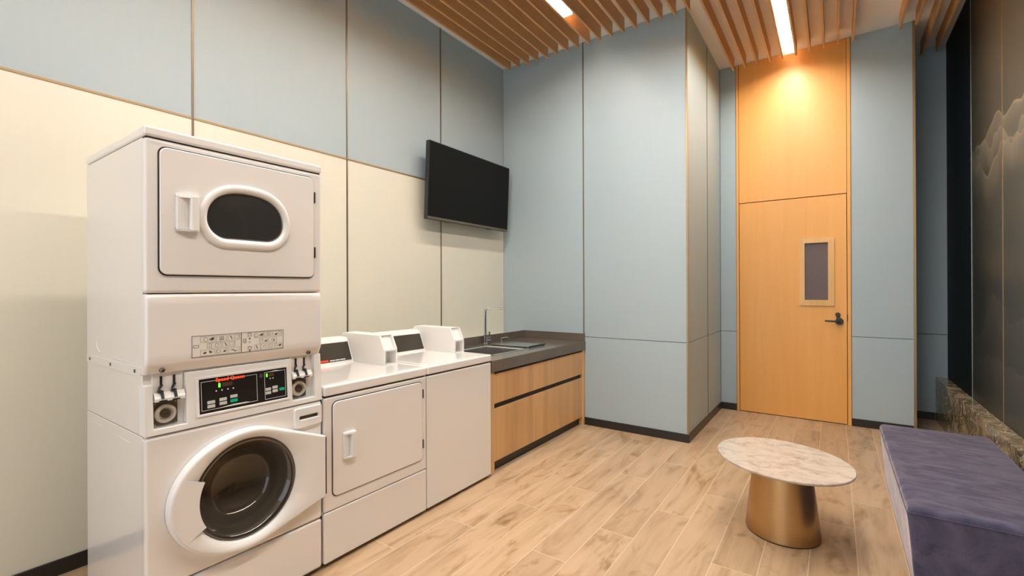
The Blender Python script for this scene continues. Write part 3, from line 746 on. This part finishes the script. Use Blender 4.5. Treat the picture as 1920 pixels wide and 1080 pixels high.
rct(0.816, 0.836, 1.218, 1.230); rct(1.012, 1.026, 1.220, 1.240); ringc(1.019, 1.230, 0.005)
def hand(y, z, s=1.0, flip=1):
    blob([(y - 0.009 * s * flip, z - 0.001 * s), (y - 0.002 * s * flip, z - 0.006 * s), (y + 0.006 * s * flip, z - 0.006 * s), (y + 0.010 * s * flip, z + 0.001 * s), (y + 0.008 * s * flip, z + 0.006 * s), (y + 0.001 * s * flip, z + 0.005 * s), (y - 0.002 * s * flip, z + 0.002 * s)])
def lshape(y, z): blob([(y - 0.005, z + 0.008), (y - 0.002, z + 0.009), (y + 0.006, z - 0.006), (y + 0.003, z - 0.008)])
for (a, b) in ((0.842, 0.898), (0.903, 0.945), (0.950, 0.998)): rct(a, b, 1.238, 1.263, 0.0008)
for (a, b) in ((0.868, 0.922), (0.927, 0.978)): rct(a, b, 1.210, 1.234, 0.0008)
for (a, b) in ((0.842, 0.896), (0.901, 0.945), (0.950, 0.998)): rct(a, b, 1.182, 1.206, 0.0008)
for (a, b) in ((1.060, 1.104), (1.108, 1.142), (1.147, 1.190)): rct(a, b, 1.240, 1.264, 0.0008)
for (a, b) in ((1.084, 1.122), (1.126, 1.165)): rct(a, b, 1.212, 1.236, 0.0008)
for (a, b) in ((1.062, 1.090), (1.090, 1.117), (1.124, 1.192)): rct(a, b, 1.184, 1.208, 0.0008)
ringc(0.862, 1.250, 0.009); hand(0.884, 1.251, 1.1); rct(0.915, 0.933, 1.243, 1.258, 0.0014); ringc(0.924, 1.250, 0.005, 0.002)
lshape(0.962, 1.251); rct(0.975, 0.995, 1.246, 1.259, 0.0008); rct(0.875, 0.885, 1.214, 1.231, 0.001); ringc(0.905, 1.222, 0.008); lshape(0.940, 1.222); rct(0.952, 0.974, 1.216, 1.229, 0.0008)
hand(0.857, 1.194, 0.8); hand(0.882, 1.196, 0.8, -1); ringc(0.912, 1.194, 0.008); hand(0.934, 1.194, 0.7); blob([(0.955, 1.197), (0.972, 1.198), (0.979, 1.190), (0.995, 1.196), (0.979, 1.186), (0.970, 1.194)])
for z_ in (1.256, 1.195): rct(1.032, 1.050, z_ - 0.009, z_ + 0.008, 0.0008); ringc(1.041, z_, 0.007)
blob(circ(1.041, 1.238, 0.004, 10)); ringc(1.041, 1.222, 0.004); blob(circ(1.041, 1.183, 0.0035, 10))
ringc(1.070, 1.251, 0.008); hand(1.092, 1.252, 1.0); rct(1.117, 1.134, 1.244, 1.259, 0.001); ringc(1.125, 1.251, 0.005); hand(1.160, 1.249, 0.8); ringc(1.178, 1.254, 0.007)
ringc(1.095, 1.226, 0.006); hand(1.112, 1.222, 0.7); ringc(1.147, 1.223, 0.008); hand(1.150, 1.222, 0.5)
lshape(1.072, 1.196); blob([(1.100, 1.190), (1.106, 1.197), (1.112, 1.203), (1.104, 1.199)]); ringc(1.137, 1.196, 0.008); ringc(1.160, 1.198, 0.007); hand(1.178, 1.196, 0.9)
finish(pr, 'pictograms', 'print_brown', lbo)

# ------------------------------------------------------------------ the two low machines
def low_machine(name, y0, y1, label, door, lid, red):
    t = empty(name, (0.71, (y0 + y1) / 2, 0)); tag(t, label, 'laundry machine')
    y0 += 0.003; y1 -= 0.003
    mb = MB(); mb.box(XBK, 1.072, y0, y1, 0.03, 0.892, 0.003, 1); finish(mb, 'cabinet', 'enamel', t)
    if door:
        mb = MB(); mb.plate([rrect(y0, y1, 0.290, 0.889, 0.009), rrect(y0 + 0.06, y1 - 0.05, 0.372, 0.852, 0.03)], 1.05, XF, 0.008); finish(mb, 'front_panel', 'enamel', t)
        mb = MB(); mb.plate([rrect(y0, y1, 0.022, 0.286, 0.009)], 1.05, XF, 0.006); finish(mb, 'kick_panel', 'enamel', t)
        mb = MB(); mb.plate([rrect(y0 + 0.0455, y1 - 0.0355, 0.3565, 0.8665, 0.033), rrect(y0 + 0.07, y1 - 0.06, 0.38, 0.84, 0.03)], 1.086, 1.0912, 0); finish(mb, 'door_gasket', 'rubber', t)
        mb = MB(); mb.plate([rrect(y0 + 0.050, y1 - 0.040, 0.361, 0.862, 0.030)], 1.08, 1.098, 0.004); d = finish(mb, 'dryer_door', 'enamel', t)
        pull_handle(y0 + 0.107, y0 + 0.180, 0.540, 0.686, 1.098, d)
        for (a, b) in ((0.435, 0.49), (0.757, 0.812)):
            mb = MB(); mb.box(1.088, 1.100, y1 - 0.039, y1 - 0.032, a, b); finish(mb, 'hinge', 'dark_steel', d)
    else:
        mb = MB(); mb.plate([rrect(y0, y1, 0.022, 0.889, 0.009)], 1.05, XF, 0.008); finish(mb, 'front_panel', 'enamel', t)
    for yy in (y0 + 0.05, y1 - 0.05):
        for xx in (0.40, 1.03):
            mb = MB(); mb.lathe((xx, yy, 0), 'z', [(0.0, 0.0), (0.022, 0.0), (0.022, 0.008), (0.01, 0.012), (0.01, 0.029)], 14); finish(mb, 'foot', 'rubber', t)
    # top with dark joint below
    mb = MB(); mb.box(XBK + 0.005, 1.078, y0 + 0.008, y1 - 0.008, 0.888, 0.902); finish(mb, 'top_joint', 'joint', t)
    mb = MB(); mb.box(XBK, XF + 0.006, y0 - 0.001, y1 + 0.001, 0.898, 0.952, 0.011, 3)
    tp = finish(mb, 'top', 'enamel', t)
    if lid:
        mb = MB(); mb.box(0.56, 1.066, y0 + 0.05, y1 - 0.13, 0.948, 0.9555, 0.003, 2); finish(mb, 'lid', 'enamel', t)
    # console: sloped dark glass in a white rounded frame
    ys0, ys1 = y0 + 0.02, y1 - 0.125
    prof = [(XBK + 0.01, 0.950), (0.505, 0.950), (0.500, 0.964), (0.445, 1.098), (0.430, 1.116), (0.405, 1.124), (XBK + 0.01, 1.124)]
    mb = MB(); mb.loft([[Vector((x, y, z)) for x, z in prof] for y in (ys0, ys1)], True, True, True); cs = finish(mb, 'console', 'white_plastic', t)
    def sc_(z, d): return 0.500 - (z - 0.964) * (0.055 / 0.134) + d
    za, zb = 0.970, 1.092
    mb = MB(); mb.loft([[Vector((sc_(z, dx), y, z)) for y, z in ((ys0 + 0.20, za), (ys1 - 0.010, za), (ys1 - 0.010, zb), (ys0 + 0.20, zb))] for dx in (-0.004, 0.002)], True, True, True); cg = finish(mb, 'console_screen', 'console_glass', cs)
    if red:
        mb = MB(); z0_, z1_ = 0.974, 0.986
        mb.loft([[Vector((sc_(z, dx), y, z)) for y, z in ((ys0 + 0.335, z0_), (ys0 + 0.40, z0_), (ys0 + 0.40, z1_), (ys0 + 0.335, z1_))] for dx in (0.0015, 0.0028)], True, True, True); finish(mb, 'red_badge', 'button_red', cs)
        mb = MB()
        for a, b in ((0.412, 0.45), (0.454, 0.486), (0.49, 0.53)):
            mb.loft([[Vector((sc_(z, dx), y, z)) for y, z in ((ys0 + a, 0.976), (ys0 + b, 0.976), (ys0 + b, 0.982), (ys0 + a, 0.982))] for dx in (0.0015, 0.0028)], True, True, True)
        finish(mb, 'printed_line', 'print_white', cs)
    # coin box: tall cheeks, sloped pocket above, open tray pocket below
    b0, b1 = y1 - 0.122, y1 - 0.008
    X0, X1 = 0.355, 0.822
    side = [(X0, 0.952), (X1, 0.952), (X1, 1.054), (X1 - 0.048, 1.148), (X0 + 0.02, 1.150), (X0, 1.130)]
    mb = MB()
    for (a, b) in ((b0, b0 + 0.014), (b1 - 0.012, b1)):
        mb.loft([[Vector((x, y, z)) for x, z in side] for y in (a, b)], True, True, True)
    inner = [(X0, 0.952), (X1 - 0.070, 0.952), (X1 - 0.070, 1.043), (X1, 1.043), (X1, 1.054), (X1 - 0.022, 1.056), (X1 - 0.062, 1.138), (X1 - 0.052, 1.148), (X0 + 0.02, 1.150), (X0, 1.130)]
    mb.loft([[Vector((x, y, z)) for x, z in inner] for y in (b0 + 0.013, b1 - 0.011)], True, True, True)
    mb.box(X1 - 0.075, X1, b0 + 0.010, b1 - 0.010, 0.952, 0.957)
    finish(mb, 'coin_box', 'white_plastic', t, angle=25)
    return t
low_machine('coin_dryer', 1.412, 2.155, 'low white dryer with a square front door and scoop handle, beside the tall stack', True, False, True)
low_machine('coin_washer', 2.157, 2.849, 'low white washer with a plain blank front, between the dryer and the wooden cabinet', False, True, False)

# ------------------------------------------------------------------ sink cabinet, worktop, sink, tap
t = empty('sink_cabinet', (0.7, 3.69, 0)); tag(t, 'oak sink base cabinet with two wide handleless drawers under the dark worktop', 'cabinet')
CY0, CY1 = 2.866, 4.517
mb = MB(); mb.box(0.30, 1.072, CY0, CY0 + 0.045, 0, 0.803, 0.0015, 1); finish(mb, 'side_panel', 'oak', t)
mb = MB(); mb.box(0.30, 1.072, 4.478, CY1, 0, 0.803, 0.0015, 1); finish(mb, 'side_panel', 'oak', t)
mb = MB(); mb.box(0.30, 1.040, CY0 + 0.046, 4.477, 0.085, 0.803)
finish(mb, 'carcass', 'joint', t)
mb = MB(); mb.box(1.0, 1.02, CY0 + 0.046, 4.477, 0.0, 0.084); finish(mb, 'toe_kick', 'skirting', t)
mb = MB(); mb.box(1.041, 1.064, CY0 + 0.048, 4.475, 0.548, 0.785, 0.0015, 1); finish(mb, 'drawer', 'oak', t)
mb = MB(); mb.box(1.041, 1.064, CY0 + 0.048, 4.475, 0.090, 0.505, 0.0015, 1); finish(mb, 'drawer', 'oak', t)

t = empty('worktop', (0.7, 3.69, 0.804)); tag(t, 'dark brown stone worktop with upstand over the oak drawers', 'worktop')
# slab pieces around the sink cut-out
SX0, SX1, SY0, SY1 = 0.425, 0.905, 3.10, 3.92
mb = MB()
for r in ((0.30, 1.082, CY0, SY0), (0.30, 1.082, SY1, 4.522), (0.30, SX0, SY0, SY1), (SX1, 1.082, SY0, SY1)): mb.box(r[0], r[1], r[2], r[3], 0.804, 0.895)
finish(mb, 'slab', 'quartz', t)
mb = MB(); mb.box(0.289, 0.309, CY0, 4.522, 0.86, 0.976, 0.0015, 1); mb.box(0.309, 1.076, 4.502, 4.522, 0.895, 0.976, 0.0015, 1)
finish(mb, 'upstand', 'quartz', t)
# service void behind the worktop
mb = MB(); mb.box(0.001, 0.288, CY0, 4.512, 0.08, 0.86); o = finish(mb, 'pipe_casing', 'panel_cream', loc=(0.14, 3.7, 0.08)); tag(o, 'plain casing between the wall and the back of the worktop', 'casing')

t = empty('sink', (0.66, 3.5, 0.70)); tag(t, 'stainless steel sink set into the dark worktop beside the washer', 'sink')
def basin(y0, y1, zf, name, mat='steel'):
    mb = MB(); th = 0.004
    mb.loft([[Vector((x, y, z)) for x, y in ((a, c), (b, c), (b, d), (a, d))] for (a, b, c, d, z) in
             ((SX0 + 0.02, SX1 - 0.02, y0, y1, 0.8965), (SX0 + 0.026, SX1 - 0.026, y0 + 0.006, y1 - 0.006, 0.888), (SX0 + 0.03, SX1 - 0.03, y0 + 0.012, y1 - 0.012, zf + 0.02), (SX0 + 0.05, SX1 - 0.05, y0 + 0.03, y1 - 0.03, zf))], True, False, True)
    return finish(mb, name, mat, t)
mb = MB()
for r in ((SX0 - 0.012, SX1 + 0.012, SY0 - 0.012, SY0 + 0.02), (SX0 - 0.012, SX1 + 0.012, SY1 - 0.02, SY1 + 0.03), (SX0 - 0.012, SX0 + 0.02, SY0, SY1), (SX1 - 0.02, SX1 + 0.012, SY0, SY1), (SX0, SX1, 3.615, 3.645)):
    mb.box(r[0], r[1], r[2], r[3], 0.895, 0.8975)
finish(mb, 'rim', 'steel', t)
basin(SY0 + 0.02, 3.615, 0.71, 'basin', 'steel'); basin(3.645, SY1 - 0.02, 0.80, 'basin', 'steel')
mb = MB(); mb.lathe((0.665, 3.36, 0.711), 'z', [(0.0, 0.002), (0.03, 0.002), (0.045, 0.004), (0.048, 0.001)], 24); finish(mb, 'drain', 'chrome', t)
mb = MB(); mb.box(0.435, 0.885, 3.70, 3.975, 0.899, 0.905, 0.002, 1); o = finish(mb, 'draining_tray', 'steel', loc=(0.66, 3.83, 0.899)); tag(o, 'flat steel draining tray lying across the right end of the sink', 'tray')
mb = MB(); mb.box(0.887, 0.900, 3.70, 3.99, 0.8985, 0.912, 0.002, 1); finish(mb, 'tray_edge', 'black_plastic', o)

t = empty('faucet', (0.350, 3.714, 0.895)); tag(t, 'tall chrome kitchen tap with a thin right-angled spout behind the sink', 'faucet')
mb = MB(); mb.lathe((0.350, 3.714, 0.895), 'z', [(0.0, 0.0), (0.028, 0.0), (0.028, 0.008), (0.022, 0.014), (0.022, 0.10), (0.014, 0.108), (0.0, 0.108)], 28); finish(mb, 'body', 'chrome', t)
arc = [(0.350, 3.714, 0.99), (0.350, 3.714, 1.225)] + [(0.350 + 0.035 * (1 - math.cos(a)), 3.714, 1.225 + 0.035 * math.sin(a)) for a in [PI / 2 * i / 6 for i in range(1, 7)]] + [(0.60, 3.714, 1.260)]
mb = MB(); mb.tube(arc, [0.016] * 2 + [0.015] * 5 + [0.011, 0.009], 14); mb.lathe((0.596, 3.714, 1.243), 'z', [(0.0, 0.0), (0.010, 0.0), (0.010, 0.016)], 14); finish(mb, 'spout', 'chrome', t)
mb = MB(); mb.box(0.335, 0.365, 3.732, 3.790, 0.925, 0.965, 0.004); mb.box(0.342, 0.358, 3.765, 3.790, 0.950, 1.020, 0.003); finish(mb, 'lever', 'chrome', t)
t = empty('soap_dispenser', (0.385, 3.943, 0.895)); tag(t, 'small steel soap pump to the right of the tall tap', 'soap dispenser')
mb = MB(); mb.lathe((0.385, 3.943, 0.895), 'z', [(0.0, 0.0), (0.018, 0.0), (0.018, 0.006), (0.009, 0.010), (0.009, 0.045), (0.0, 0.047)], 20); finish(mb, 'pump', 'steel', t)
mb = MB(); mb.tube([(0.385, 3.943, 0.938), (0.385, 4.05, 0.938), (0.390, 4.075, 0.925)], 0.006, 10); finish(mb, 'nozzle', 'steel', t)

# ------------------------------------------------------------------ television
t = empty('television', (0.0, 3.757, 2.49)); tag(t, 'black flat television tilted down on the left wall above the sink', 'television')
def tv(c):
    k = (c.z - 2.125) / 0.735; return Vector((c.x + 0.034 * (k - 0.0), c.y, c.z))
mb = MB(); mb.plate([rrect(3.108, 4.406, 2.125, 2.860, 0.006)], 0.095, 0.140, 0.003, tv); finish(mb, 'casing', 'black_plastic', t)
mb = MB(); mb.plate([rrect(3.116, 4.398, 2.150, 2.852, 0.002)], 0.139, 0.1415, 0, tv); finish(mb, 'screen', 'screen', t)
mb = MB(); mb.plate([rrect(3.110, 4.404, 2.127, 2.148, 0.002)], 0.139, 0.1425, 0, tv); mb.box(0.11, 0.135, 3.37, 3.42, 2.114, 2.125, 0.002, 1); mb.box(0.11, 0.135, 4.05, 4.12, 2.114, 2.125, 0.002, 1); finish(mb, 'lower_bezel', 'bronze_trim', t)
mb = MB(); mb.box(0.001, 0.015, 3.55, 3.95, 2.30, 2.70); mb.box(0.015, 0.11, 3.60, 3.64, 2.35, 2.60); mb.box(0.015, 0.11, 3.86, 3.90, 2.35, 2.60); finish(mb, 'wall_bracket', 'black_plastic', t)

# ------------------------------------------------------------------ side table
TC = (3.011, 3.205); ang = math.atan2(0.69, -0.724)
t = empty('side_table', (TC[0], TC[1], 0)); tag(t, 'oval side table with a cream marble top on a bronze cone base', 'table')
mb = MB(); mb.lathe((TC[0], TC[1], 0), 'z', [(0.0, 0.421), (0.372, 0.421), (0.381, 0.427), (0.384, 0.434), (0.384, 0.436), (0.381, 0.440), (0.0, 0.440)], 96, 0.87, rot=ang); finish(mb, 'tabletop', 'cream_marble', t)
mb = MB(); mb.lathe((TC[0], TC[1], 0), 'z', [(0.0, 0.0055), (0.200, 0.0055), (0.203, 0.008), (0.158, 0.414), (0.158, 0.4205), (0.0, 0.4205)], 96, 0.95, rot=ang); finish(mb, 'pedestal', 'brushed_bronze', t)
mb = MB(); mb.lathe((TC[0], TC[1], 0), 'z', [(0.0, 0.0), (0.200, 0.0), (0.200, 0.0055), (0.0, 0.0055)], 96, 0.95, rot=ang); finish(mb, 'foot_ring', 'black_plastic', t)

# ------------------------------------------------------------------ upholstered bench
t = empty('upholstered_bench', (3.84, 3.6, 0)); tag(t, 'long dark indigo velvet bench in front of the marble ledge', 'bench')
def bench_loop(x0, x1, y0, y1, z, r, bulge=0.0):
    out = []
    for (y_, z_) in rrect(x0, x1, y0, y1, 0, 8, rs=(r * 2.6, r, r, r)):
        out.append(Vector((y_, z_, z)))
    return out
x0, x1, y0, y1 = 3.548, 4.135, 2.805, 4.405
mb = MB()
lv = [(0.022, 0.015), (0.014, 0.02), (0.010, 0.06), (0.004, 0.30), (0.0, 0.405), (0.001, 0.425), (0.005, 0.437), (0.012, 0.444), (0.03, 0.448)]
sub = []
for ins, z in lv:
    tk = 0.022 * (1 - min(1, z / 0.4))
    sub.append(bench_loop(x0 + ins + tk, x1 - ins, y0 + ins, y1 - ins, z, 0.02))
mb.loft(sub, True, True, False)
for q in (0.08, 0.15, 0.22):
    sub.append(bench_loop(x0 + q, x1 - q, y0 + q, y1 - q, 0.448 + 0.006 * q / 0.26, 0.02))
mb2 = MB(); mb.bm.free(); mb2.loft(sub, True, True, True)
finish(mb2, 'cushion', 'indigo_velvet', t, angle=60)
mb = MB(); lp = bench_loop(x0 - 0.001, x1 + 0.001, y0 - 0.001, y1 + 0.001, 0.418, 0.02); mb.tube(lp + [lp[0]], 0.0028, 8, False); finish(mb, 'seam_piping', 'indigo_velvet', t)
mb = MB(); mb.box(3.62, 4.10, 2.88, 4.34, 0.0, 0.02); finish(mb, 'plinth', 'black_plastic', t)

for o in bpy.data.objects:
    if '_loc' in o: del o['_loc']
